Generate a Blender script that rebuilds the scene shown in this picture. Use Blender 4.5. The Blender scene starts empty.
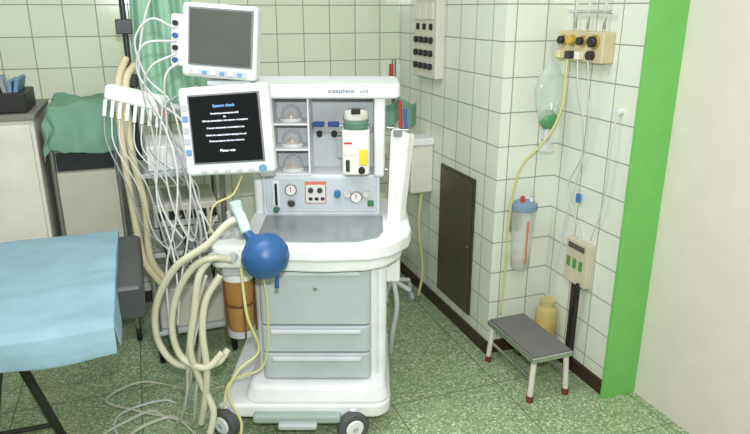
import bpy, math, random
from mathutils import Vector, Matrix, noise
random.seed(4)
sc=bpy.context.scene
PSI=math.radians(20); PITCH=math.radians(18); H=1.6
# ------------------------------------------------------------ materials
def lin(c):
    return tuple(((x/255)/12.92 if x/255<=.04045 else ((x/255+.055)/1.055)**2.4) for x in c)
MATS={}
def mat(name,rgb,rough=.5,metal=0,trans=0,emit=0,alpha=1,var=.04,spec=.5,bump=0,bscale=40,sss=0,ior=1.45):
    if name in MATS: return MATS[name]
    m=bpy.data.materials.new(name); m.use_nodes=True; nt=m.node_tree; b=nt.nodes["Principled BSDF"]
    c=lin(rgb)
    n=nt.nodes.new("ShaderNodeTexNoise"); n.inputs["Scale"].default_value=9; n.inputs["Detail"].default_value=4
    tc=nt.nodes.new("ShaderNodeTexCoord"); nt.links.new(tc.outputs["Object"],n.inputs["Vector"])
    r=nt.nodes.new("ShaderNodeValToRGB")
    r.color_ramp.elements[0].position=.3; r.color_ramp.elements[1].position=.7
    r.color_ramp.elements[0].color=(*[max(0,x*(1-var*2)) for x in c],1)
    r.color_ramp.elements[1].color=(*[min(1,x*(1+var)) for x in c],1)
    nt.links.new(n.outputs["Fac"],r.inputs["Fac"]); nt.links.new(r.outputs["Color"],b.inputs["Base Color"])
    b.inputs["Roughness"].default_value=rough; b.inputs["Metallic"].default_value=metal
    b.inputs["Transmission Weight"].default_value=trans; b.inputs["Alpha"].default_value=alpha
    b.inputs["IOR"].default_value=ior
    b.inputs["Specular IOR Level"].default_value=spec
    if emit:
        b.inputs["Emission Color"].default_value=(*c,1); b.inputs["Emission Strength"].default_value=emit
    if bump:
        n2=nt.nodes.new("ShaderNodeTexNoise"); n2.inputs["Scale"].default_value=bscale; n2.inputs["Detail"].default_value=6
        nt.links.new(tc.outputs["Object"],n2.inputs["Vector"])
        bp=nt.nodes.new("ShaderNodeBump"); bp.inputs["Strength"].default_value=bump; bp.inputs["Distance"].default_value=.01
        nt.links.new(n2.outputs["Fac"],bp.inputs["Height"]); nt.links.new(bp.outputs["Normal"],b.inputs["Normal"])
    MATS[name]=m; return m
def tilemat(name,axis,c1,c2,cm,size=.15,mortar=.0028,offx=0,offz=0,rough=.12):
    m=bpy.data.materials.new(name); m.use_nodes=True; nt=m.node_tree; b=nt.nodes["Principled BSDF"]
    g=nt.nodes.new("ShaderNodeNewGeometry"); s=nt.nodes.new("ShaderNodeSeparateXYZ"); nt.links.new(g.outputs["Position"],s.inputs[0])
    cb=nt.nodes.new("ShaderNodeCombineXYZ")
    def add(o,v):
        a=nt.nodes.new("ShaderNodeMath"); a.operation='ADD'; a.inputs[1].default_value=v; nt.links.new(o,a.inputs[0]); return a.outputs[0]
    nt.links.new(add(s.outputs[axis],offx+30*size),cb.inputs[0])
    nt.links.new(add(s.outputs[2],offz+30*size),cb.inputs[1])
    br=nt.nodes.new("ShaderNodeTexBrick"); br.offset=0; br.squash=1
    br.inputs["Scale"].default_value=1; br.inputs["Brick Width"].default_value=size; br.inputs["Row Height"].default_value=size
    br.inputs["Mortar Size"].default_value=mortar; br.inputs["Mortar Smooth"].default_value=.1; br.inputs["Bias"].default_value=0
    br.inputs["Color1"].default_value=(*lin(c1),1); br.inputs["Color2"].default_value=(*lin(c2),1); br.inputs["Mortar"].default_value=(*lin(cm),1)
    nt.links.new(cb.outputs[0],br.inputs["Vector"]); nt.links.new(br.outputs["Color"],b.inputs["Base Color"])
    mr=nt.nodes.new("ShaderNodeMapRange"); mr.inputs[3].default_value=rough; mr.inputs[4].default_value=.8
    nt.links.new(br.outputs["Fac"],mr.inputs[0]); nt.links.new(mr.outputs[0],b.inputs["Roughness"])
    n=nt.nodes.new("ShaderNodeTexNoise"); n.inputs["Scale"].default_value=7; nt.links.new(g.outputs["Position"],n.inputs["Vector"])
    ma=nt.nodes.new("ShaderNodeMath"); ma.operation='MULTIPLY_ADD'; ma.inputs[1].default_value=-1.0
    mb=nt.nodes.new("ShaderNodeMath"); mb.operation='MULTIPLY'; mb.inputs[1].default_value=.5
    nt.links.new(n.outputs["Fac"],mb.inputs[0]); nt.links.new(br.outputs["Fac"],ma.inputs[0]); nt.links.new(mb.outputs[0],ma.inputs[2])
    bp=nt.nodes.new("ShaderNodeBump"); bp.inputs["Strength"].default_value=.35; bp.inputs["Distance"].default_value=.004
    nt.links.new(ma.outputs[0],bp.inputs["Height"]); nt.links.new(bp.outputs["Normal"],b.inputs["Normal"])
    return m
def floormat():
    m=bpy.data.materials.new("terrazzo_green"); m.use_nodes=True; nt=m.node_tree; b=nt.nodes["Principled BSDF"]
    g=nt.nodes.new("ShaderNodeNewGeometry")
    v=nt.nodes.new("ShaderNodeTexVoronoi"); v.inputs["Scale"].default_value=140; nt.links.new(g.outputs["Position"],v.inputs["Vector"])
    sp=nt.nodes.new("ShaderNodeSeparateColor"); nt.links.new(v.outputs["Color"],sp.inputs[0])
    r=nt.nodes.new("ShaderNodeValToRGB"); e=r.color_ramp.elements
    e[0].position=0; e[0].color=(*lin((116,134,98)),1); e[1].position=1; e[1].color=(*lin((212,218,194)),1)
    for p,c in ((.3,(134,156,114)),(.6,(150,172,130)),(.85,(172,190,152))):
        x=e.new(p); x.color=(*lin(c),1)
    nt.links.new(sp.outputs[0],r.inputs["Fac"])
    n=nt.nodes.new("ShaderNodeTexNoise"); n.inputs["Scale"].default_value=1.6; n.inputs["Detail"].default_value=5; nt.links.new(g.outputs["Position"],n.inputs["Vector"])
    mr=nt.nodes.new("ShaderNodeMapRange"); mr.inputs[3].default_value=.88; mr.inputs[4].default_value=1.1; nt.links.new(n.outputs["Fac"],mr.inputs[0])
    mx=nt.nodes.new("ShaderNodeVectorMath"); mx.operation='SCALE'; nt.links.new(r.outputs["Color"],mx.inputs[0]); nt.links.new(mr.outputs[0],mx.inputs["Scale"])
    mp=nt.nodes.new("ShaderNodeMapping"); mp.inputs["Location"].default_value=(10.13,10.33,0); nt.links.new(g.outputs["Position"],mp.inputs[0])
    br=nt.nodes.new("ShaderNodeTexBrick"); br.offset=0
    br.inputs["Scale"].default_value=1; br.inputs["Brick Width"].default_value=.5; br.inputs["Row Height"].default_value=.5
    br.inputs["Mortar Size"].default_value=.0026; br.inputs["Mortar"].default_value=(*lin((92,110,80)),1)
    nt.links.new(mp.outputs[0],br.inputs["Vector"]); nt.links.new(mx.outputs[0],br.inputs["Color1"]); nt.links.new(mx.outputs[0],br.inputs["Color2"])
    nt.links.new(br.outputs["Color"],b.inputs["Base Color"]); b.inputs["Roughness"].default_value=.3
    return m
WHITE=lambda:mat("plastic_white",(232,235,236),.38)
GREY=lambda:mat("plastic_grey",(182,189,191),.4)
DRAW=lambda:mat("drawer_grey",(184,193,197),.4)
DARK=lambda:mat("plastic_dark",(38,40,44),.4)
STEEL=lambda:mat("steel",(170,172,172),.3,metal=.9)
CHROME=lambda:mat("chrome",(210,212,214),.12,metal=1)
BLACK=lambda:mat("rubber_black",(22,22,24),.6)
CLEAR=lambda:mat("clear_plastic",(225,232,232),.12,alpha=.35)
HOSE=lambda:mat("hose_translucent",(210,212,192),.35,alpha=.9)
CABLE=lambda:mat("cable_white",(205,208,204),.45)
# ------------------------------------------------------------ groups / primitives
class G:
    def __init__(s,name,o=(0,0,0),cam=False):
        s.e=bpy.data.objects.new(name,None); sc.collection.objects.link(s.e); s.e.empty_display_size=.1
        s.o=Vector(o)
        if cam:
            s.e.rotation_euler=(0,0,-PSI); R=Matrix.Rotation(-PSI,3,'Z'); s.e.location=R@s.o
        else: s.e.location=s.o
    def obj(s,name,vs,fs,m,smooth=False,bev=0,seg=2,sub=0,solid=0):
        me=bpy.data.meshes.new(name); me.from_pydata([tuple(Vector(v)-s.o) for v in vs],[],fs); me.update()
        ob=bpy.data.objects.new(name,me); sc.collection.objects.link(ob); ob.parent=s.e
        me.materials.append(m)
        if smooth or bev:
            for p in me.polygons: p.use_smooth=True
        if solid:
            q=ob.modifiers.new("t","SOLIDIFY"); q.thickness=solid; q.offset=0
        if bev:
            q=ob.modifiers.new("b","BEVEL"); q.width=bev; q.segments=seg; q.limit_method='ANGLE'; q.harden_normals=True
        if sub:
            q=ob.modifiers.new("s","SUBSURF"); q.levels=sub; q.render_levels=sub
        return ob
    def box(s,name,x,y,z,m,bev=.004,rot=None,seg=2):
        vs=[Vector((a,b,c)) for a in x for b in y for c in z]
        if rot:
            c=Vector((sum(x)/2,sum(y)/2,sum(z)/2)); vs=[rot@(v-c)+c for v in vs]
        fs=[(0,1,3,2),(4,6,7,5),(0,4,5,1),(2,3,7,6),(0,2,6,4),(1,5,7,3)]
        return s.obj(name,vs,fs,m,bev=bev,seg=seg)
    def prism(s,name,poly,lo,hi,m,axis=2,bev=.004,seg=3,taper=None):
        n=len(poly)
        def P(p,t,k=1,c=(0,0)):
            a,b=c[0]+(p[0]-c[0])*k,c[1]+(p[1]-c[1])*k
            return (a,b,t) if axis==2 else ((a,t,b) if axis==1 else (t,a,b))
        c=(sum(p[0] for p in poly)/n,sum(p[1] for p in poly)/n)
        vs=[P(p,lo,taper or 1,c) for p in poly]+[P(p,hi) for p in poly]
        fs=[tuple(range(n))[::-1],tuple(range(n,2*n))]+[(i,(i+1)%n,n+(i+1)%n,n+i) for i in range(n)]
        ob=s.obj(name,vs,fs,m,bev=bev,seg=seg)
        import bmesh
        bm=bmesh.new(); bm.from_mesh(ob.data); bmesh.ops.recalc_face_normals(bm,faces=bm.faces); bm.to_mesh(ob.data); bm.free()
        return ob
    def lathe(s,name,c,prof,m,axis=(0,0,1),n=28,sx=1,sy=1):
        A=Vector(axis).normalized(); q=Vector((0,0,1)).rotation_difference(A); c=Vector(c)
        vs=[];fs=[]
        for r,h in prof:
            for i in range(n):
                a=2*math.pi*i/n; vs.append(c+q@Vector((r*sx*math.cos(a),r*sy*math.sin(a),h)))
        for j in range(len(prof)-1):
            for i in range(n):
                fs.append((j*n+i,j*n+(i+1)%n,(j+1)*n+(i+1)%n,(j+1)*n+i))
        fs.append(tuple(range(n))[::-1]); fs.append(tuple(range((len(prof)-1)*n,len(prof)*n)))
        ob=s.obj(name,vs,fs,m,smooth=True)
        ob.modifiers.new("e","EDGE_SPLIT").split_angle=math.radians(40)
        return ob
    def cyl(s,name,a,b,r,m,n=20,r2=None):
        a=Vector(a);b=Vector(b);L=(b-a).length; r2=r if r2 is None else r2; e=min(r,L)*.12
        return s.lathe(name,a,[(r-e,0),(r,e),(r2,L-e),(r2-e if r2>e else .0005,L)],m,axis=b-a,n=n)
    def sweep(s,name,pts,r,m,n=8,corr=0,pitch=.008,step=.012,closed=False):
        P=[Vector(p) for p in pts]
        if len(P)==2: P=[P[0],(P[0]+P[1])/2,P[1]]
        Q=[2*P[0]-P[1]]+P+[2*P[-1]-P[-2]]; C=[]
        if corr: step=pitch/2
        for i in range(1,len(Q)-2):
            p0,p1,p2,p3=Q[i-1:i+3]; k=max(2,int((p2-p1).length/step))
            for j in range(k):
                t=j/k; C.append(.5*((2*p1)+(p2-p0)*t+(2*p0-5*p1+4*p2-p3)*t*t+(3*p1-p0-3*p2+p3)*t**3))
        C.append(P[-1]); vs=[];fs=[]; nrm=None
        for i,c in enumerate(C):
            t=(C[min(i+1,len(C)-1)]-C[max(i-1,0)]).normalized()
            if nrm is None: nrm=t.orthogonal().normalized()
            else:
                nrm=(nrm-t*nrm.dot(t)); nrm=nrm.normalized() if nrm.length>1e-6 else t.orthogonal().normalized()
            bi=t.cross(nrm); rr=r*(1-corr*(i%2))
            for k in range(n):
                a=2*math.pi*k/n; vs.append(c+nrm*rr*math.cos(a)+bi*rr*math.sin(a))
        for i in range(len(C)-1):
            for k in range(n): fs.append((i*n+k,i*n+(k+1)%n,(i+1)*n+(k+1)%n,(i+1)*n+k))
        fs.append(tuple(range(n))[::-1]); fs.append(tuple(range((len(C)-1)*n,len(C)*n)))
        return s.obj(name,vs,fs,m,smooth=True)
    def grid(s,name,fn,nu,nv,m,solid=.003,sub=1):
        vs=[fn(i/nu,j/nv) for j in range(nv+1) for i in range(nu+1)]
        fs=[(j*(nu+1)+i,j*(nu+1)+i+1,(j+1)*(nu+1)+i+1,(j+1)*(nu+1)+i) for j in range(nv) for i in range(nu)]
        return s.obj(name,vs,fs,m,smooth=True,solid=solid,sub=sub)
    def text(s,name,body,c,size,m,rot,ext=.0004,align='CENTER'):
        cu=bpy.data.curves.new(name,'FONT'); cu.body=body; cu.size=size; cu.extrude=ext; cu.align_x=align; cu.align_y='CENTER'
        ob=bpy.data.objects.new(name,cu); sc.collection.objects.link(ob); ob.parent=s.e; ob.location=Vector(c)-s.o; ob.rotation_euler=rot
        cu.materials.append(m); return ob
def single(name,x,y,z,m):
    vs=[Vector((a,b,c)) for a in x for b in y for c in z]; o=Vector((sum(x)/2,sum(y)/2,sum(z)/2))
    fs=[(0,1,3,2),(4,6,7,5),(0,4,5,1),(2,3,7,6),(0,2,6,4),(1,5,7,3)]
    me=bpy.data.meshes.new(name); me.from_pydata([tuple(v-o) for v in vs],[],fs); ob=bpy.data.objects.new(name,me); ob.location=o
    sc.collection.objects.link(ob); me.materials.append(m); return ob
# ------------------------------------------------------------ room
XC=1.46; YC=2.42; XR=1.76; YG=1.915; XD=1.905; YB=3.6; XL=-2.2; YF=-1.6; ZC=2.8
c1,c2,cm=(217,225,202),(211,220,194),(146,152,136)
tX=tilemat("wall_tile_x",0,c1,c2,cm,offx=.01,offz=.03); tY=tilemat("wall_tile_y",1,c1,c2,cm,offx=.02,offz=.03)
tXw=tilemat("pillar_tile_x",0,(226,232,218),(221,228,211),(150,154,144),offx=-.01,offz=.03)
tYw=tilemat("pillar_tile_y",1,(226,232,218),(221,228,211),(150,154,144),offx=.025,offz=.03)
cream=mat("door_cream",(224,215,205),.45,var=.02)
ceilm=mat("ceiling_white",(232,230,230),.8)
single("floor",(XL-.1,XD+.4),(YF-.1,YB+.1),(-.1,0),floormat())
single("ceiling",(XL-.1,XD+.4),(YF-.1,YB+.1),(ZC,ZC+.1),ceilm)
single("wall_back",(XL-.1,XC),(YB,YB+.1),(0,ZC),tX)
single("wall_left",(XL-.1,XL),(YF,YB),(0,ZC),tY)
single("wall_front",(XL-.1,XD+.1),(YF-.1,YF),(0,ZC),tX)
pil=single("wall_pillar",(XC,XD+.4),(YC,YB),(0,ZC),tXw); pil.data.materials.append(tYw)
for p in pil.data.polygons:
    if abs(p.normal.x)>.5: p.material_index=1
single("wall_right",(XR,XD+.4),(YG+.002,YC),(0,ZC),tYw)
single("trim_1",(XR-.026,XD+.05),(YG-.012,YG+.002),(0,ZC),mat("green_door_frame",(116,194,98),.35,var=.03))
single("door_1",(XD,XD+.06),(YF,YG-.012),(0,ZC),cream)
bbm=mat("baseboard_dark",(58,40,32),.4)
single("baseboard_pillar",(XC-.012,XC),(YC-.012,YB),(0,.065),bbm)
single("baseboard_front",(XC,XR-.012),(YC-.012,YC),(0,.065),bbm)
single("baseboard_right",(XR-.012,XR),(YG+.002,YC),(0,.065),bbm)
single("baseboard_back",(XL,XC-.012),(YB-.012,YB),(0,.065),bbm)
# ------------------------------------------------------------ wall fittings
g=G("wall_access_panel",(XC,2.785,.48))
bp=mat("panel_bronze",(88,82,66),.4,metal=.2)
g.box("plate",(XC-.012,XC),(2.60,2.97),(.12,.83),mat("panel_bronze_edge",(66,60,48),.4),.002)
g.box("door",(XC-.017,XC-.011),(2.615,2.955),(.135,.815),bp,.002)
g.cyl("panel_lock",(XC-.017,2.63,.48),(XC-.022,2.63,.48),.008,STEEL())
g=G("electrical_switch_panel",(XC,3.13,1.5))
g.box("case",(XC-.05,XC),(2.99,3.27),(1.26,1.85),mat("panel_ivory",(214,212,196),.4),.006)
for r,z in enumerate((1.32,1.385,1.45)):
    for k in range(4):
        y=3.04+.06*k
        g.cyl(f"knob_{r}_{k}",(XC-.05,y,z),(XC-.068,y,z),.016,DARK())
for k in range(3):
    g.box(f"meter_{k}",(XC-.058,XC-.05),(3.02+.08*k,3.08+.08*k),(1.55,1.63),mat("meter_face",(225,222,205),.3),.002)
    g.box(f"switch_{k}",(XC-.06,XC-.05),(3.035+.08*k,3.06+.08*k),(1.50,1.53),BLACK(),.002)
g=G("wall_dispenser_box",(XC,3.2,.77))
g.box("case",(XC-.13,XC),(3.08,3.3),(.64,.93),mat("box_ivory",(222,220,210),.4),.012)
g.box("lid",(XC-.14,XC),(3.07,3.31),(.905,.945),WHITE(),.008)
g.box("slot",(XC-.134,XC-.128),(3.13,3.25),(.70,.74),DARK(),.002)
g.sweep("tube_1",[(XC-.06,3.1,.64),(XC-.08,3.08,.45),(XC-.06,3.06,.2),(XC-.09,3.04,.05)],.008,mat("tube_yellow",(204,198,136),.4))
g=G("wheeled_stand",(1.27,3.2,0))
for k in range(5):
    a=k*2*math.pi/5+.3; dx,dy=math.cos(a),math.sin(a)
    g.cyl(f"leg_{k}",(1.27,3.2,.1),(1.27+.13*dx,3.2+.13*dy,.06),.014,WHITE())
    g.cyl(f"castor_{k}",(1.27+.13*dx-.01,3.2+.13*dy,.026),(1.27+.13*dx+.012,3.2+.13*dy,.026),.026,GREY())
g.cyl("pole",(1.27,3.2,.08),(1.27,3.2,1.35),.012,STEEL())
g.box("basket",(1.17,1.36),(3.12,3.28),(.34,.42),GREY(),.01)
g.grid("towel",lambda u,v:(1.16+.22*u,3.13+.015*math.sin(u*14),1.14-.12*v-.02*math.sin(u*9)),14,8,mat("cloth_green",(112,152,130),.9,bump=.3))
for k in range(3):
    g.cyl(f"ampoule_{k}",(1.2+.04*k,3.16,1.16),(1.2+.04*k,3.16,1.33),.011,mat("red_cap",(170,50,40),.4) if k%2 else CLEAR())
# medical gas panel
g=G("medical_gas_outlet_panel",(XR,2.2,1.47))
iv=mat("gas_ivory",(208,196,158),.4)
X0=1.70
g.box("case",(X0,XR),(2.10,2.38),(1.395,1.515),iv,.006)
for k,(y,r) in enumerate(((2.345,.016),(2.285,.016),(2.22,.016),(2.145,.021))):
    g.cyl(f"outlet_ring_{k}",(X0,y,1.478),(X0-.010,y,1.478),r+.006,mat("ring_brass",(190,160,80),.35,metal=.5))
    g.cyl(f"outlet_{k}",(X0-.010,y,1.478),(X0-.028,y,1.478),r,DARK() if k!=1 else mat("knob_yellow",(206,176,70),.4))
for k,y in enumerate((2.345,2.285,2.22)):
    g.box(f"coupling_{k}",(X0-.03,X0),(y-.014,y+.014),(1.405,1.437),mat(f"coupling{k}",((228,220,170),(60,60,60),(232,228,210))[k],.4),.004)
g.cyl("gauge",(X0,2.155,1.425),(X0-.025,2.155,1.425),.018,mat("gauge_black",(50,44,40),.3))
for k,y in enumerate((2.32,2.24,2.14)):
    g.sweep(f"pipe_{k}",[(XR-.03,y,1.515),(XR-.03,y,1.57),(XR-.03,y,1.62),(XR-.03,y,ZC)],.006,mat("pipe_painted",(216,216,200),.4))
g.cyl("pipe_cross",(XR-.03,2.37,1.59),(XR-.03,2.10,1.59),.006,CHROME())
yt=mat("tube_yellow",(0,0,0))
g.sweep("hose_yellow",[(X0-.02,2.285,1.41),(1.66,2.26,1.33),(1.65,2.25,1.22),(1.62,2.26,1.12),(1.57,2.28,1.04),(1.52,2.31,.97),(1.50,2.33,.87),(1.50,2.36,.70),(1.51,2.38,.45),(1.5,2.38,.22)],.0055,yt)
g.sweep("hose_white",[(X0-.02,2.22,1.41),(1.68,2.2,1.30),(1.70,2.17,1.15),(1.73,2.2,1.0),(1.74,2.28,.85),(1.745,2.2,.7),(1.75,2.16,.62)],.0035,CABLE())
g.sweep("hose_white_2",[(X0-.02,2.155,1.41),(1.69,2.14,1.25),(1.72,2.16,1.08),(1.745,2.23,.9),(1.745,2.28,.7),(1.74,2.32,.4),(1.73,2.36,.2)],.003,CABLE())
g.box("inline_clip",(1.735,1.75),(2.195,2.215),(.80,.84),mat("clip_blue",(60,120,180),.4),.003)
g.cyl("switch_toggle",(XR,2.02,1.22),(XR-.02,2.02,1.22),.012,WHITE())
g.sweep("hose_drop",[(XR-.02,2.02,1.22),(1.72,2.01,1.1),(1.73,2.03,.85),(1.745,2.1,.66)],.003,CABLE())
# resuscitator bag
g=G("resuscitation_bag",(1.64,2.33,1.25))
g.sweep("strap",[(1.64,2.34,1.47),(1.64,2.33,1.40),(1.64,2.33,1.37)],.003,GREY())
rb_=g.lathe("reservoir",(1.64,2.33,1.12),[(.012,0),(.045,.02),(.062,.08),(.074,.15),(.060,.21),(.024,.26),(.008,.275)],mat("bag_clear",(216,230,216),.12,alpha=.45),sx=1,sy=.55,n=36)
for v in rb_.data.vertices:
    k=noise.noise(Vector((v.co.x*30,v.co.y*30,v.co.z*18)))*.010; v.co.x+=k; v.co.y+=k
g.lathe("green_bag",(1.64,2.325,1.105),[(.012,0),(.033,.015),(.042,.04),(.036,.066),(.016,.085)],mat("bag_green",(88,160,104),.35,alpha=.8),sx=1,sy=.7)
g.cyl("valve",(1.64,2.325,1.105),(1.62,2.31,1.06),.016,GREY())
g.lathe("mask",(1.63,2.31,1.01),[(.03,0),(.04,.01),(.032,.035),(.012,.055)],CLEAR(),sx=1,sy=.8)
# suction canister
g=G("suction_canister",(1.57,2.36,.6))
g.lathe("jar",(1.57,2.355,.46),[(.038,0),(.043,.01),(.055,.27),(.056,.285)],mat("jar_clear",(228,232,228),.12,alpha=.36))
g.lathe("lid",(1.57,2.355,.745),[(.06,0),(.062,.008),(.06,.025),(.04,.035),(.03,.04)],mat("lid_blue",(122,148,176),.4))
g.cyl("port_1",(1.55,2.34,.78),(1.55,2.34,.81),.01,mat("port_red",(190,70,56),.4))
g.cyl("port_2",(1.595,2.34,.78),(1.595,2.34,.80),.008,WHITE())
g.cyl("liquid",(1.57,2.355,.465),(1.57,2.355,.53),.038,mat("fluid_pale",(200,196,170),.2),r2=.043)
g.box("scale_strip",(1.558,1.566),(2.298,2.302),(.50,.70),mat("scale_red",(214,120,90),.5),.001)
g.box("bracket",(1.54,1.60),(2.405,2.42),(.62,.72),STEEL(),.003)
g.sweep("tube",[(1.595,2.34,.80),(1.61,2.35,.84),(1.63,2.37,.7),(1.6,2.39,.48)],.004,mat("tube_clear",(214,216,200),.2,alpha=.7))
# socket
g=G("wall_power_socket",(XR,2.16,.53))
g.box("case",(XR-.04,XR),(2.08,2.23),(.44,.64),mat("socket_ivory",(208,200,176),.4),.005)
for k in range(3):
    y=2.105+.042*k
    g.box(f"outlet_{k}",(XR-.046,XR-.04),(y,y+.02),(.515,.558),mat("outlet_green",(84,150,72),.4),.002)
g.box("label",(XR-.043,XR-.04),(2.1,2.21),(.60,.625),mat("label_dark",(90,88,80),.5),.001)
g.box("trunk",(XR-.03,XR),(2.15,2.18),(.0,.46),mat("conduit_dark",(52,38,30),.5),.003)
g.sweep("cable",[(XR-.05,2.11,.46),(XR-.06,2.11,.35),(XR-.04,2.14,.2),(XR-.04,2.14,.02)],.008,BLACK())
g=G("glass_bottle",(1.695,2.29,0))
am=mat("amber_fluid",(206,168,66),.1,alpha=.92)
g.lathe("body",(1.695,2.29,0),[(.046,0),(.052,.01),(.052,.24),(.048,.262),(.032,.275),(.032,.295),(.038,.298),(.038,.31)],mat("bottle_glass",(222,206,130),.06,alpha=.5))
g.lathe("fluid",(1.695,2.29,.006),[(.042,0),(.047,.01),(.047,.19)],am)
# step stool
g=G("step_stool",(1.52,2.17,0))
g.box("top_frame",(1.42,1.62),(1.98,2.36),(.19,.215),CHROME(),.005)
g.box("tread",(1.428,1.612),(1.988,2.352),(.213,.222),mat("tread_grey",(116,116,114),.75,bump=.8,bscale=120),.002)
for i,(x,y,dx,dy) in enumerate(((1.44,2.0,-.01,-.005),(1.60,2.0,.01,-.005),(1.44,2.34,-.01,.01),(1.60,2.34,.01,.01))):
    g.cyl(f"leg_{i}",(x+dx,y+dy,.02),(x,y,.19),.012,mat("leg_enamel",(222,216,204),.35))
    g.cyl(f"foot_{i}",(x+dx,y+dy,0),(x+dx,y+dy,.03),.015,mat("foot_red",(110,60,44),.6))
g.cyl("stretcher_1",(1.44,2.0,.1),(1.44,2.34,.1),.007,CHROME()); g.cyl("stretcher_2",(1.60,2.0,.1),(1.60,2.34,.1),.007,CHROME())
# ------------------------------------------------------------ left: draped table
g=G("draped_operating_table",(-.7,2.05,0))
blue=mat("drape_blue",(130,162,174),.85,bump=.4,bscale=16,var=.05)
g.box("table_frame",(-1.5,-.17),(1.74,2.46),(.73,.765),STEEL(),.004)
g.box("mattress",(-1.5,-.17),(1.74,2.46),(.765,.79),BLACK(),.01)
g.box("head_section",(-.165,-.055),(1.96,2.47),(.67,.785),mat("vinyl_dark",(66,68,70),.4),.015)
g.box("side_rail",(-1.4,-.18),(2.475,2.49),(.70,.735),STEEL(),.003)
def drape(u,v):
    x=-1.5+1.37*u
    path=[(2.54,.69),(2.52,.74),(2.50,.795),(2.2,.803),(1.95,.803),(1.73,.797),(1.70,.78),(1.69,.745),(1.685,.71)]
    t=v*(len(path)-1); i=min(int(t),len(path)-2); f=t-i
    y=path[i][0]*(1-f)+path[i+1][0]*f; z=path[i][1]*(1-f)+path[i+1][1]*f
    hang=max(0,.79-z)*8
    y+=hang*.012*math.sin(x*11+1)+hang*.005*math.sin(x*27); z+=.006*noise.noise(Vector((x*5,y*5,0)))+ .003*math.sin(x*7+y*4)
    z+=.012*max(0,noise.noise(Vector((x*3,y*9,4))))
    z+=.008*math.exp(-((x+.62+.15*math.sin(y*3))/.015)**2)+.006*math.exp(-((y-2.08-.05*math.sin(x*4))/.012)**2)
    if v>.99: z+=.006*math.sin(x*6)
    return (x,y,z)
g.grid("drape",drape,110,60,blue,.003,1)
def side(u,v):
    y=1.70+.79*u; d=.012+.008*math.sin(y*15)
    return (-.132+d*v*.7,y,.8-.08*v*(1+.15*math.sin(y*9)))
g.grid("drape_side",side,24,4,blue,.003,1)
lg=mat("leg_dark",(62,64,60),.4,metal=.4)
for i,(a,b) in enumerate((((-.66,2.38,.02),(-.45,1.95,.74)),((-.41,2.36,.02),(-.52,2.1,.74)),((-1.3,2.38,.02),(-1.1,1.95,.74)),((-1.05,2.36,.02),(-1.2,2.1,.74)))):
    g.cyl(f"leg_{i}",a,b,.016,lg); g.cyl(f"foot_{i}",(a[0],a[1],0),(a[0],a[1],.03),.02,BLACK())
g.cyl("cross_bar",(-1.28,2.37,.1),(-.42,2.36,.1),.01,lg)
# cabinet
g=G("storage_cabinet",(-.8,3.3,0))
cab=mat("cabinet_ivory",(220,217,206),.45)
g.box("carcass",(-1.2,-.44),(3.07,3.56),(.04,1.16),cab,.006)
g.box("top",(-1.21,-.43),(3.05,3.57),(1.15,1.175),mat("cabinet_top",(130,128,118),.5),.004)
g.box("plinth",(-1.18,-.46),(3.1,3.55),(0,.05),DARK(),.003)
for k in range(2):
    g.box(f"door_{k}",(-1.185+.37*k,-.82+.365*k),(3.055,3.072),(.07,1.13),cab,.006)
    g.box(f"door_handle_{k}",(-.84+.03*k,-.83+.03*k),(3.035,3.056),(.75,.87),STEEL(),.003)
g=G("instrument_tray_box",(-.62,3.25,1.175))
g.box("tray",(-.82,-.46),(3.1,3.38),(1.176,1.26),mat("box_black",(34,34,34),.5),.006)
bl=mat("packet_blue",(104,140,170),.5); 
for k in range(12):
    x=-.79+.026*k
    g.box(f"packet_{k}",(x,x+.018),(3.14,3.34),(1.25,1.30+.025*random.random()),bl if k%3 else CLEAR(),.004,rot=Matrix.Rotation(random.uniform(-.35,.35),3,'Y'))
# cart with cloth
g=G("instrument_cart",(-.27,3.3,0))
for i,(x,y) in enumerate(((-.40,3.14),(-.13,3.14),(-.40,3.5),(-.13,3.5))):
    g.cyl(f"post_{i}",(x,y,.06),(x,y,1.0),.012,STEEL()); g.cyl(f"castor_{i}",(x-.012,y,.035),(x+.012,y,.035),.035,BLACK())
g.box("body",(-.40,-.13),(3.14,3.5),(.35,1.0),mat("cart_steel",(168,166,154),.4,metal=.3),.004)
g.box("upper_recess",(-.385,-.145),(3.132,3.142),(.90,.985),DARK(),.003)
g.box("front_panel",(-.39,-.14),(3.128,3.142),(.37,.89),mat("cart_front",(188,186,174),.4),.004)
g.box("covered_set",(-.36,-.14),(3.16,3.46),(1.0,1.18),STEEL(),.01)
gc=mat("cloth_green",(0,0,0))
def cloth(u,v):
    cx_,cy_=-.255,3.31; hx,hy=.125,.16
    s=(u-.5)*.56; t=(v-.5)*.76
    dx=max(0,abs(s)-hx); dy=max(0,abs(t)-hy)
    fl=.32
    x=cx_+math.copysign(min(abs(s),hx)+dx*fl,s); y=cy_+math.copysign(min(abs(t),hy)+dy*fl,t)
    d=math.hypot(dx,dy); 
    z=1.195-max(0,d-.01)*.93+.03*noise.noise(Vector((x*8,y*8,1)))+.012*noise.noise(Vector((x*25,y*25,1)))
    fold=min(1,d*8)
    y-=fold*.012*math.sin(s*48)*(1 if dy>0 else 0); x+=fold*.012*math.sin(t*40)*(1 if dx>0 else 0)
    return (max(x,-.422),max(y,3.085),z)
g.grid("cloth",cloth,44,44,gc,.004,1)
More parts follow.
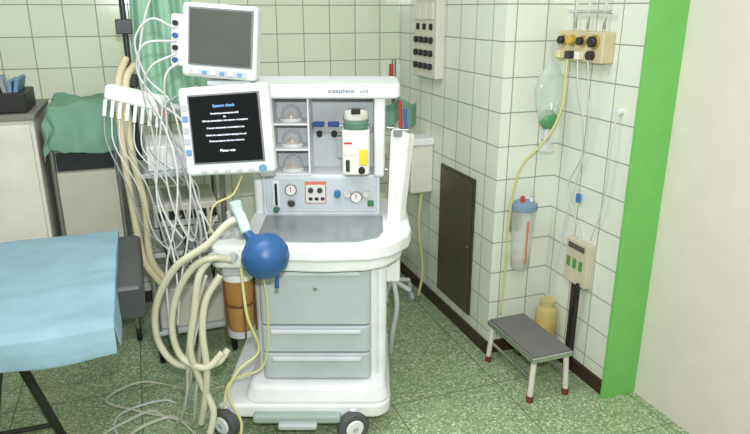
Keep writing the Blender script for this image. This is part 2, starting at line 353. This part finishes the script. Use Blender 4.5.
# ------------------------------------------------------------ equipment trolley behind
g=G("equipment_trolley",(.13,3.05,0))
for i,(x,y) in enumerate(((-.03,2.88),(.31,2.88),(-.03,3.28),(.31,3.28))):
    g.cyl(f"post_{i}",(x,y,.07),(x,y,.98),.013,STEEL()); g.cyl(f"castor_{i}",(x-.012,y,.04),(x+.012,y,.04),.04,BLACK())
for k,z in enumerate((.14,.53,.9)): g.box(f"shelf_{k}",(-.05,.33),(2.86,3.3),(z,z+.02),GREY(),.004)
eq=mat("unit_grey",(150,154,146),.4); 
g.box("unit_1",(-.02,.3),(2.88,3.22),(.551,.66),eq,.006); g.box("unit_2",(0,.28),(2.88,3.2),(.665,.77),mat("unit_beige",(198,196,184),.4),.006)
g.box("unit_3",(.0,.2),(2.9,3.2),(.921,1.03),WHITE(),.006)
g.box("unit_4",(-.02,.3),(2.89,3.22),(.161,.36),mat("unit_beige",(0,0,0)),.006)
for k in range(6):
    g.cyl(f"unit_knob_{k}",(.02+.05*k,2.88,.60),(.02+.05*k,2.862,.60),.012,DARK() if k%2 else STEEL())
    g.box(f"unit_window_{k}",(.02+.045*k,.05+.045*k),(2.874,2.88),(.70,.74),DARK(),.001)
g.cyl("pole",(-.03,3.02,.92),(-.03,3.02,2.2),.012,mat("pole_dark",(60,66,70),.35,metal=.6))
g.box("pole_clamp",(-.065,.0),(2.985,3.05),(1.50,1.56),DARK(),.004)
g.box("pole_clamp_2",(-.06,.0),(2.985,3.05),(1.28,1.33),DARK(),.004)
for k in range(2):
    x=-.06+.03*k
    g.sweep(f"vent_hose_{k}",[(x+.02,3.0,1.40-.03*k),(x-.02,2.92,1.30),(x-.03,2.86,1.05),(x-.02+.02*k,2.84,.8),(x,2.83,.55),(x+.06,2.83,.42)],.017,mat("hose_beige",(208,200,166),.5),n=10,corr=.2,pitch=.013)
for k in range(5):
    g.sweep(f"lead_{k}",[(.02+.05*k,2.87,.72-.03*(k%3)),(.03+.05*k,2.80,.6-.04*k),(.08+.04*k,2.80,.48),(.12+.04*k,2.82,.58)],.004,CABLE() if k%2 else BLACK())
g=G("hanging_gown",(.1,3.07,1.5))
gm=mat("gown_green",(150,192,166),.9,bump=.3,bscale=25)
def gown(u,v):
    w=.11+.05*v; x=.12+(u-.5)*2*w+.02*v
    return (x,3.06+.022*math.sin(u*19+v*2)+.012*math.sin(u*37),1.86-.66*v-.05*math.sin(u*3.1)*v+.02*math.sin(u*8))
g.grid("cloth",gown,40,26,gm,.003,1)
g.cyl("rod",(-.02,3.08,1.86),(.26,3.08,1.86),.006,STEEL())
# ------------------------------------------------------------ anesthesia machine (own frame)
g=G("anesthesia_machine",(-.22,2.4,0),cam=True)
W=WHITE();Gy=GREY();D=DRAW()
def rr(x0,x1,y0,y1,r=.05,n=5,corners=(1,1,1,1)):
    P=[]
    for (cx,cy,a0,f) in ((x0+r,y0+r,180,corners[0]),(x1-r,y0+r,270,corners[1]),(x1-r,y1-r,0,corners[2]),(x0+r,y1-r,90,corners[3])):
        for i in range(n+1):
            a=math.radians(a0+90*i/n); P.append((cx+r*math.cos(a),cy+r*math.sin(a)))
    return P
# base
g.prism("base_plate",rr(-.60,.06,2.12,2.78,.07),.09,.15,W,bev=.015)
g.prism("base_riser",rr(-.49,.035,2.15,2.72,.06),.145,.215,W,bev=.02,taper=1.1)
g.box("bumper",(-.47,-.13),(2.085,2.13),(.085,.125),mat("bumper_greygreen",(160,174,168),.5),.014)
g.box("brake_pedal",(-.37,-.22),(2.06,2.10),(.075,.10),Gy,.01)
for i,(x,y) in enumerate(((-.085,2.11),(-.585,2.13),(-.04,2.72),(-.57,2.72))):
    ax=Vector((.45,-1,0)).normalized() if i==0 else Vector((-.6,-1,0)).normalized()
    c=Vector((x,y,.062))
    g.cyl(f"castor_wheel_{i}",c-ax*.02,c+ax*.02,.062,mat("wheel_grey",(84,86,88),.6),n=28)
    g.cyl(f"castor_hub_{i}",c-ax*.026,c+ax*.026,.036,W); g.cyl(f"castor_axle_{i}",c-ax*.03,c+ax*.03,.012,Gy)
    g.cyl(f"castor_swivel_{i}",(x,y+.02,.06),(x,y+.03,.13),.025,W)
# body
g.prism("cabinet_body",rr(-.462,.02,2.215,2.70,.045),.205,.75,W,bev=.01)
def drawer(n,z0,z1):
    poly=rr(-.438,-.014,2.19,2.25,.025)
    g.prism(n,poly,z0,z1,D,bev=.008)
    g.prism(n+"_grip",rr(-.40,-.052,2.178,2.20,.010),z1-.030,z1-.012,mat("grip_light",(206,213,216),.35),bev=.006)
drawer("drawer_top",.455,.69); drawer("drawer_middle",.338,.450); drawer("drawer_bottom",.222,.333)
g.box("drawer_lock",(-.23,-.215),(2.185,2.192),(.60,.615),STEEL(),.003)
g.prism("side_fairing",rr(-.01,.045,2.24,2.66,.025),.2,.76,W,bev=.01)
# counter
ct=[(-.47,2.16),(-.40,2.115),(-.2,2.095),(-.02,2.11),(.06,2.15),(.125,2.24),(.14,2.32),(.13,2.72),(-.50,2.72),(-.505,2.3)]
g.prism("counter",ct,.745,.805,W,bev=.018,seg=4)
g.prism("counter_apron",[( (x+.18)*.9-.18,(y-2.4)*.93+2.4) for x,y in ct],.70,.75,W,bev=.012)
wl=mat("worktop_grey",(142,150,152),.25)
wp=[(-.43,2.19),(-.36,2.155),(-.2,2.145),(-.06,2.155),(.01,2.20),(.03,2.27),(.03,2.46),(-.44,2.46)]
g.prism("worktop_mat",wp,.80,.8085,wl,bev=.003)
# back column
yb=2.47
g.box("control_fascia",(-.45,.02),(yb,2.66),(.805,.975),mat("fascia_white",(220,226,229),.4),.008)
g.box("fascia_recess",(-.438,.008),(yb-.006,yb+.004),(.82,.962),mat("fascia_grey",(200,209,214),.4),.004)
g.box("column_back",(-.45,.03),(2.62,2.70),(.97,1.33),W,.006)
g.box("column_left",(-.455,-.40),(yb-.02,2.70),(.97,1.30),W,.008)
g.box("column_right",(-.005,.04),(yb-.03,2.70),(.97,1.30),W,.012)
g.prism("column_top",rr(-.52,.095,yb-.06,2.72,.035),1.28,1.335,W,bev=.012)
g.text("column_title","anaesthesia   unit",(-.1,yb-.0615,1.31),.022,mat("print_blue",(60,80,120),.5),(math.pi/2,0,0))
g.box("divider_1",(-.262,-.254),(yb-.01,2.63),(.975,1.28),W,.002)
g.box("inner_liner",(-.40,-.005),(2.612,2.622),(.975,1.28),mat("liner_grey",(196,202,204),.5),.001)
for k,z in enumerate((.975,1.075,1.175)): g.box(f"cubby_shelf_{k}",(-.40,-.258),(yb-.005,2.62),(z-.004,z+.004),W,.002)
pk=mat("dome_tan",(190,160,140),.4)
for k,z in enumerate((.98,1.08,1.18)):
    g.lathe(f"dome_base_{k}",(-.33,2.52,z),[(.045,0),(.047,.005),(.045,.014)],mat("dome_rim",(220,222,218),.3),n=24)
    g.lathe(f"dome_{k}",(-.33,2.52,z+.012),[(.042,0),(.040,.02),(.030,.042),(.012,.052)],CLEAR(),n=24)
    g.cyl(f"dome_disc_{k}",(-.33,2.52,z+.014),(-.33,2.52,z+.022),.030,pk)
    g.cyl(f"dome_port_{k}",(-.33,2.50,z+.022),(-.33,2.50,z+.04),.012,mat("port_brown",(150,90,70),.4))
g.box("vaporizer_rail",(-.25,-.01),(2.585,2.615),(1.12,1.155),mat("rail_alu",(190,195,198),.3,metal=.6),.004)
for k,x in enumerate((-.225,-.165)):
    g.box(f"rail_clip_{k}",(x-.025,x+.02),(2.565,2.586),(1.148,1.168),mat("clip_blue2",(40,80,150),.4),.004)
    g.cyl(f"rail_pin_{k}",(x,2.58,1.12),(x,2.56,1.12),.012,BLACK())
g.box("tube_port",(-.155,-.13),(2.56,2.6),(1.02,1.11),Gy,.004)
# vaporizer
vx0,vx1=-.125,-.02
g.prism("vaporizer_body",rr(vx0,vx1,2.36,2.55,.02),1.0,1.17,mat("vapor_white",(236,236,226),.35),bev=.006)
g.prism("vaporizer_head",rr(vx0+.006,vx1-.006,2.365,2.54,.03),1.17,1.2,mat("vapor_green",(84,120,104),.4),bev=.006)
g.lathe("vaporizer_dial",((vx0+vx1)/2,2.45,1.2),[(.046,0),(.048,.006),(.046,.03),(.036,.036)],mat("vapor_dial",(218,218,208),.35))
g.box("vaporizer_release",(-.09,-.055),(2.395,2.425),(1.225,1.24),BLACK(),.003)
g.box("vaporizer_yellow",(-.06,-.028),(2.352,2.362),(1.04,1.10),mat("vapor_yellow",(226,206,60),.4),.003)
g.box("vaporizer_label",(-.115,-.07),(2.354,2.362),(1.08,1.15),mat("label_white",(240,240,232),.5),.002)
g.box("vaporizer_red",(-.115,-.085),(2.352,2.362),(1.12,1.128),mat("label_red",(200,60,50),.5),.001)
g.box("vaporizer_window",(-.11,-.095),(2.352,2.362),(1.015,1.06),mat("window_dark",(60,66,60),.2),.002)
g.cyl("vaporizer_filler",(-.05,2.36,1.02),(-.05,2.345,1.02),.013,BLACK())
def gauge(n,x,z,r,face):
    g.cyl(n+"_bezel",(x,yb-.002,z),(x,yb-.018,z),r,STEEL(),n=28)
    g.cyl(n+"_face",(x,yb-.016,z),(x,yb-.021,z),r*.82,face,n=28)
    g.box(n+"_needle",(x-.0015,x+.0015),(yb-.024,yb-.021),(z-.005,z+r*.6),mat("needle",(180,40,30),.5),.0005)
wf=mat("gauge_face",(236,238,232),.3)
gauge("gauge_1",-.335,.915,.024,wf); gauge("gauge_2",-.335,.86,.016,mat("gauge_face_dark",(50,70,66),.3)); 
g.box("flow_tube",(-.41,-.38),(yb-.012,yb),(.84,.95),mat("flow_tube",(226,232,232),.2),.003)
g.box("flow_scale",(-.40,-.39),(yb-.014,yb-.011),(.85,.94),BLACK(),.0005)
g.cyl("flow_knob",(-.395,yb-.004,.835),(-.395,yb-.03,.835),.012,mat("knob_green",(60,120,90),.4))
g.box("alarm_label",(-.28,-.195),(yb-.009,yb-.003),(.857,.948),mat("alarm_red",(212,120,100),.5),.002)
g.box("alarm_inset",(-.276,-.199),(yb-.012,yb-.008),(.861,.935),mat("alarm_inset",(222,222,216),.5),.001)
for k in range(2): g.cyl(f"mini_gauge_{k}",(-.256+.036*k,yb-.01,.913),(-.256+.036*k,yb-.018,.913),.011,mat("gauge_face_dark",(0,0,0)))
for k in range(3): g.box(f"rocker_{k}",(-.265+.024*k,-.25+.024*k),(yb-.016,yb-.011),(.872,.884),DARK(),.001)
for k,(x,c) in enumerate(((-.15,(60,120,160)),(-.11,(210,210,200)),(-.035,(210,210,200)))):
    g.cyl(f"control_knob_{k}",(x,yb-.004,.90),(x,yb-.032,.90),.014,mat(f"ck{k}",c,.4))
gauge("gauge_3",-.075,.885,.024,wf)
g.box("power_switch",(-.03,-.005),(yb-.012,yb-.004),(.845,.87),mat("sw_green",(50,130,80),.4),.002)
g.box("side_rail",(.035,.05),(2.38,2.66),(.99,1.02),STEEL(),.003)
g.box("side_outlet_box",(.035,.10),(2.35,2.62),(.56,.70),W,.012)
g.sweep("side_hose",[(.07,2.4,.58),(.09,2.38,.45),(.075,2.42,.3),(.07,2.5,.16)],.01,Gy)
g.cyl("display_post",(-.47,2.52,.8),(-.47,2.52,1.30),.022,W)
g.sweep("display_arm",[(-.47,2.52,1.2),(-.48,2.40,1.2),(-.5,2.27,1.2)],.02,W,n=12)
# bellows / breathing block
g.prism("breathing_block",rr(-.585,-.455,2.12,2.42,.03),.715,.80,mat("block_white",(222,226,222),.4),bev=.012)
g.box("absorber_bracket",(-.56,-.46),(2.16,2.36),(.665,.72),Gy,.01)
ab=(-.515,2.22)
g.lathe("absorber_canister",(*ab,.43),[(.044,0),(.050,.008),(.055,.2),(.055,.215)],mat("canister_amber",(190,140,76),.12,alpha=.72),n=28)
g.lathe("absorber_top",(*ab,.642),[(.058,0),(.060,.008),(.058,.028)],W,n=28)
g.lathe("absorber_bottom",(*ab,.40),[(.035,0),(.052,.008),(.053,.034)],Gy,n=28)
g.lathe("absorber_granules",(*ab,.438),[(.042,0),(.047,.005),(.051,.10)],mat("granules",(220,190,136),.9,bump=1,bscale=150))
g.lathe("absorber_band",(*ab,.535),[(.0545,0),(.056,.002),(.056,.010),(.0545,.012)],mat("rod_brown",(110,72,40),.4),n=28)
for k in range(4):
    a=k*1.5-2.6; g.cyl(f"absorber_rod_{k}",(ab[0]+.057*math.cos(a),ab[1]+.057*math.sin(a),.41),(ab[0]+.057*math.cos(a),ab[1]+.057*math.sin(a),.65),.004,mat("rod_brown",(0,0,0)))
g.cyl("port_inspiratory",(-.555,2.16,.76),(-.575,2.09,.77),.017,Gy); g.cyl("port_expiratory",(-.50,2.15,.76),(-.505,2.08,.77),.017,Gy)
g.cyl("valve_dome_1",(-.555,2.22,.80),(-.555,2.22,.835),.028,CLEAR()); g.cyl("valve_dome_2",(-.49,2.22,.80),(-.49,2.22,.835),.028,CLEAR())
g.cyl("apl_valve",(-.545,2.32,.80),(-.545,2.32,.87),.02,W)
# bag arm and breathing bag
g.sweep("bag_arm",[(-.50,2.30,.80),(-.50,2.26,.90),(-.49,2.15,.945),(-.465,2.05,.95)],.013,Gy,n=12)
g.sweep("bag_elbow",[(-.465,2.06,.952),(-.445,2.02,.945),(-.43,1.99,.925),(-.42,1.975,.905)],.018,mat("elbow_pale",(196,222,214),.3),n=14)
g.cyl("pressure_knob",(-.465,2.06,.955),(-.47,2.06,.985),.02,mat("elbow_pale",(0,0,0)))
ax=Vector((.5,-.15,-.62)).normalized()
g.lathe("breathing_bag",(-.42,1.975,.905),[(.016,0),(.018,.02),(.03,.03),(.055,.043),(.072,.062),(.079,.09),(.077,.12),(.062,.148),(.035,.168),(.008,.173)],mat("latex_blue",(44,92,144),.38,var=.08),axis=ax,n=36)
g.sweep("bag_tail",[Vector((-.42,1.975,.905))+ax*.165,(-.325,1.95,.745),(-.325,1.95,.72)],.007,mat("latex_blue",(0,0,0)))
# hoses
hs=mat("hose_cream",(214,212,186),.4)
cor=lambda n,p,r=.0135:g.sweep(n,p,r,hs,n=12,corr=.16,pitch=.011)
cor("breathing_hose_1",[(-.455,2.06,.93),(-.50,2.04,.91),(-.57,2.03,.84),(-.69,2.05,.75),(-.78,2.08,.60),(-.80,2.1,.45),(-.75,2.1,.35),(-.66,2.1,.33),(-.58,2.08,.36),(-.55,2.12,.39)])
cor("breathing_hose_2",[(-.505,2.08,.77),(-.56,2.04,.79),(-.63,2.05,.75),(-.70,2.07,.64),(-.735,2.08,.50),(-.71,2.08,.38),(-.62,2.06,.35),(-.56,2.08,.40)])
cor("breathing_hose_3",[(-.575,2.09,.77),(-.61,2.05,.72),(-.64,2.05,.58),(-.67,2.06,.42),(-.65,2.08,.28),(-.61,2.07,.16),(-.63,2.05,.05)],.014)
cor("breathing_hose_4",[(-.55,2.1,.70),(-.60,2.07,.62),(-.62,2.06,.50),(-.62,2.07,.34),(-.64,2.08,.2),(-.67,2.1,.08)],.014)
ty=mat("tube_pale_yellow",(206,204,140),.35)
g.sweep("gas_tube_1",[(-.48,2.12,.72),(-.46,2.08,.55),(-.43,2.1,.40),(-.50,2.06,.34),(-.54,2.04,.25),(-.50,2.04,.12),(-.53,2.0,.01),(-.58,1.95,.01)],.0055,ty)
g.sweep("gas_tube_2",[(-.46,2.07,.92),(-.40,2.1,.7),(-.39,2.1,.5),(-.42,2.1,.33),(-.53,2.05,.3),(-.56,2.03,.2)],.004,ty)
g.sweep("gas_tube_3",[(-.6,2.1,.7),(-.68,2.08,.45),(-.72,2.12,.2),(-.80,2.2,.01),(-.92,2.28,.01),(-1.0,2.22,.01),(-1.07,2.10,.01),(-.95,2.0,.01),(-.8,2.02,.01)],.006,HOSE())
g.sweep("gas_tube_4",[(-.62,2.1,.6),(-.7,2.1,.3),(-.78,2.3,.01),(-.9,2.36,.01),(-1.05,2.26,.01),(-1.0,2.12,.01),(-.82,2.12,.01),(-.72,2.05,.01),(-.66,1.95,.01)],.005,CABLE())
g.sweep("gas_tube_5",[(-.66,2.1,.5),(-.72,2.15,.2),(-.86,2.45,.01),(-1.05,2.5,.01),(-1.15,2.36,.01),(-.98,2.28,.01),(-.8,2.22,.01),(-.7,2.12,.01)],.005,HOSE())
g.sweep("gas_tube_6",[(-.64,2.1,.45),(-.69,2.14,.2),(-.74,2.2,.01),(-.85,2.24,.01),(-.96,2.12,.01),(-.88,1.98,.01),(-.74,1.98,.01),(-.66,2.02,.01)],.007,HOSE())
def cab(k,p,r=.0036,m=None): g.sweep(f"monitor_cable_{k}",p,r,m or CABLE())
gcb=mat("cable_grey",(150,156,156),.4)
cab(0,[(-.66,2.2,1.50),(-.76,2.18,1.49),(-.80,2.2,1.40),(-.74,2.2,1.30),(-.66,2.2,1.22),(-.64,2.15,1.05),(-.66,2.14,.85),(-.70,2.12,.66),(-.72,2.1,.5)])
cab(1,[(-.66,2.2,1.46),(-.74,2.17,1.42),(-.78,2.2,1.34),(-.73,2.2,1.22),(-.69,2.17,1.08),(-.70,2.14,.9),(-.745,2.12,.72),(-.75,2.1,.51)])
cab(2,[(-.66,2.2,1.54),(-.73,2.18,1.57),(-.79,2.18,1.50),(-.77,2.2,1.38),(-.70,2.2,1.30),(-.67,2.2,1.15),(-.63,2.18,.95),(-.58,2.18,.82)])
cab(3,[(-.66,2.2,1.43),(-.70,2.17,1.38),(-.72,2.2,1.2),(-.74,2.2,1.05),(-.72,2.2,.9),(-.66,2.18,.8),(-.62,2.16,.92),(-.60,2.16,.80)])
cab(4,[(-.70,2.22,1.70),(-.76,2.22,1.58),(-.80,2.22,1.42),(-.80,2.24,1.30),(-.79,2.26,1.15),(-.80,2.26,1.0),(-.77,2.24,.88),(-.70,2.2,.8)])
cab(5,[(-.76,2.24,1.30),(-.70,2.2,1.16),(-.66,2.18,1.02),(-.62,2.15,.86),(-.63,2.12,.72),(-.66,2.1,.6)],.005,gcb)
cab(6,[(-.72,2.2,1.32),(-.76,2.2,1.1),(-.78,2.2,.95),(-.74,2.18,.78),(-.72,2.14,.64),(-.735,2.1,.5)])
cab(7,[(-.47,2.2,1.04),(-.50,2.16,.98),(-.56,2.12,.95),(-.58,2.12,.85)],.004,yt)
cab(8,[(-.60,2.2,1.35),(-.70,2.2,1.3),(-.75,2.22,1.22),(-.66,2.2,1.12),(-.60,2.2,1.04)],.005,gcb)
g.box("cable_connector",(-.752,-.722),(2.08,2.11),(.455,.505),mat("connector_grey",(96,100,108),.4),.006)
# paper sleeves on right side
pp=mat("paper_white",(230,230,226),.7,bump=.2)
g2=G("hanging_paper_sleeves",(.1,2.45,1.0),cam=True)
for k in range(3):
    o=.009*k
    def sl(u,v,o=o):
        w=.075-.025*v; return (.060+o+u*w-.012*v,2.40+o*2+.01*math.sin(u*6+o*90),1.165-o*.6-.38*v+.01*math.sin(u*5))
    g2.grid(f"sleeve_{k}",sl,8,12,pp,.003,1)
g2.box("clip",(.07,.13),(2.395,2.46),(1.14,1.17),STEEL(),.003)
g2.cyl("hook",(.045,2.43,1.17),(.10,2.43,1.165),.005,STEEL())
for k in range(2): g2.cyl(f"pen_{k}",(.10+.02*k,2.44,1.12),(.095+.02*k,2.44,1.27-.03*k),.007,mat("red_cap",(170,50,40),.4) if k==0 else mat("pen_blue",(60,90,150),.4))
# ------------------------------------------------------------ displays
def panel(gr,prefix,c,w,h,d,rot,frame,scr,inset,knob=False):
    c=Vector(c)
    def T(x,y,z): return c+rot@Vector((x,y,z))
    def rbox(n,x,y,z,m,bev):
        vs=[T(a,b,e) for a in x for b in y for e in z]
        gr.obj(n,vs,[(0,1,3,2),(4,6,7,5),(0,4,5,1),(2,3,7,6),(0,2,6,4),(1,5,7,3)],m,bev=bev,seg=3)
    rbox(prefix+"_housing",(-w/2,w/2),(0,d),(-h/2,h/2),frame,.014)
    rbox(prefix+"_back",(-w*.36,w*.36),(d-.005,d+.05),(-h*.36,h*.36),frame,.02)
    l,r,b,t=inset
    rbox(prefix+"_bezel",(-w/2+l-.006,w/2-r+.006),(-.004,.004),(-h/2+b-.006,h/2-t+.006),mat("bezel_grey",(120,124,126),.4),.002)
    rbox(prefix+"_screen",(-w/2+l,w/2-r),(-.006,.0),(-h/2+b,h/2-t),scr,.001)
    return T,rbox
def R3(x,y,z): return Matrix.Rotation(z,3,'Z')@Matrix.Rotation(y,3,'Y')@Matrix.Rotation(x,3,'X')
rt=R3(math.radians(-8),math.radians(-4.5),math.radians(-6))
scr=mat("screen_black",(14,15,22),.15)
T,rb=panel(g,"display",(-.505,2.15,1.21),.315,.30,.05,rt,W,scr,(.04,.035,.045,.032))
tx=mat("screen_text",(235,240,250),.5,emit=1.2)
lines=[("System check",.014,.075,mat("screen_title",(120,170,230),.5,emit=1.2)),("Anaesthesia workstation 8.0",.0085,.050,tx),("All",.0085,.038,tx),("Self test of ventilator and sensors  in progress",.0085,.026,tx),("Connect the patient circuit before use",.0085,.002,tx),("Check the manual before leaving the unit",.0085,-.022,tx),("Press any key to start the checkout",.0085,-.042,tx),("Please wait",.012,-.075,tx)]
for i,(s_,sz,dz,m_) in enumerate(lines):
    g.text(f"screen_text_{i}",s_,T(.003,-.0075,dz+.008),sz,m_,(rt@Matrix.Rotation(math.pi/2,3,'X')).to_euler(),.0002)
for k in range(5): rb(f"display_key_{k}",(-.147,-.128),(-.004,.002),(-.08+.038*k,-.058+.038*k),mat("key_blue",(110,150,190),.4) if k in(0,3) else Gy,.002)
for k in range(5): rb(f"display_softkey_{k}",(-.10+.042*k,-.08+.042*k),(-.004,.002),(-.143,-.131),Gy,.002)
a=T(.12,0,-.132); b=T(.12,-.02,-.132); g.cyl("display_knob",a,b,.012,mat("key_blue",(0,0,0)))
g3=G("patient_monitor",(-.52,2.2,1.5),cam=True)
rt2=R3(math.radians(-5),math.radians(4),math.radians(-5))
T2,rb2=panel(g3,"monitor",(-.518,2.2,1.497),.255,.24,.07,rt2,mat("monitor_white",(224,226,222),.4),mat("screen_grey",(84,88,84),.18),(.03,.018,.045,.02))
rb2("handle_strip",(-.10,.10),(-.003,.004),(-.114,-.091),Gy,.003)
for k in range(6): rb2(f"monitor_key_{k}",(-.085+.03*k,-.068+.03*k),(-.005,.002),(-.109,-.097),mat("key_blue",(0,0,0)) if k%2 else WHITE(),.002)
rb2("side_module",(-.17,-.12),(.01,.09),(-.09,.08),mat("monitor_white",(0,0,0)),.008)
for k in range(4): g3.cyl(f"module_socket_{k}",T2(-.15,.012,-.07+.04*k),T2(-.15,-.004,-.07+.04*k),.009,DARK() if k%2 else mat("socket_blue",(60,100,160),.4))
g3.cyl("mount_neck",(-.50,2.26,1.34),(-.51,2.26,1.40),.02,Gy); g3.box("mount_plate",(-.57,-.42),(2.2,2.32),(1.352,1.37),Gy,.006)
g3.cyl("mount_post",(-.47,2.52,1.33),(-.48,2.5,1.5),.016,Gy); g3.cyl("mount_arm",(-.48,2.5,1.45),(-.51,2.3,1.45),.014,Gy)
# lead rack
g4=G("patient_lead_rack",(-.85,2.35,1.28),cam=True)
ang=Matrix.Rotation(math.radians(13),3,'Y')
g4.box("bar",(-.965,-.76),(2.29,2.35),(1.27,1.325),mat("rack_white",(228,230,226),.4),.012,rot=ang)
g4.box("bar_end",(-.79,-.74),(2.27,2.36),(1.235,1.285),WHITE(),.01)
g4.box("orange_clip",(-.765,-.735),(2.262,2.275),(1.24,1.27),mat("clip_orange",(224,110,60),.4),.004)
g4.sweep("arm",[(-.76,2.33,1.27),(-.66,2.36,1.24),(-.56,2.42,1.22),(-.49,2.52,1.2)],.013,GREY(),n=10)
for k in range(8):
    x=-.955+.026*k; z=1.285-.006*k
    g4.cyl(f"lead_plug_{k}",(x,2.285,z+.01),(x-.004,2.265,z-.045),.0065,WHITE())
    e=(-.88+.035*k,2.3+.02*(k%3),.82-.05*(k%4))
    g4.sweep(f"lead_{k}",[(x-.004,2.265,z-.045),(x+.0,2.25,z-.14),(x+.04+.01*k,2.27,1.0),(e[0]-.02,2.3,.90),e,(e[0]+.06,2.33,e[2]-.08+.02*(k%2)),(e[0]+.13,2.36,e[2]+.02)],.0027,CABLE() if k%3 else gcb)
# ------------------------------------------------------------ lights
def area(n,loc,rot,sx,sy,p,c):
    l=bpy.data.lights.new(n,'AREA'); l.shape='RECTANGLE'; l.size=sx; l.size_y=sy; l.energy=p; l.color=c
    o=bpy.data.objects.new(n,l); sc.collection.objects.link(o); o.location=loc; o.rotation_euler=rot
area("ceiling_light",(-.2,1.7,ZC-.03),(0,0,0),1.6,.8,35,(.96,.95,1))
area("ceiling_light.001",(.3,-.2,ZC-.03),(0,0,0),1.6,.8,27,(.96,.95,1))
area("camera_flash",(.02,-.02,1.78),(math.pi/2-PITCH+.12,0,-PSI),.06,.04,38,(.97,.96,1))
w=bpy.data.worlds.new("world"); sc.world=w; w.use_nodes=True; w.node_tree.nodes["Background"].inputs[0].default_value=(.9,.9,.9,1); w.node_tree.nodes["Background"].inputs[1].default_value=.3
try:
    sc.view_settings.view_transform='Standard'
except Exception: pass
cd=bpy.data.cameras.new("camera"); co=bpy.data.objects.new("camera",cd); sc.collection.objects.link(co)
cd.sensor_width=36; cd.lens=640/750*36; cd.clip_start=.02
co.location=(0,0,H); co.rotation_euler=(math.pi/2-PITCH,0,-PSI); sc.camera=co
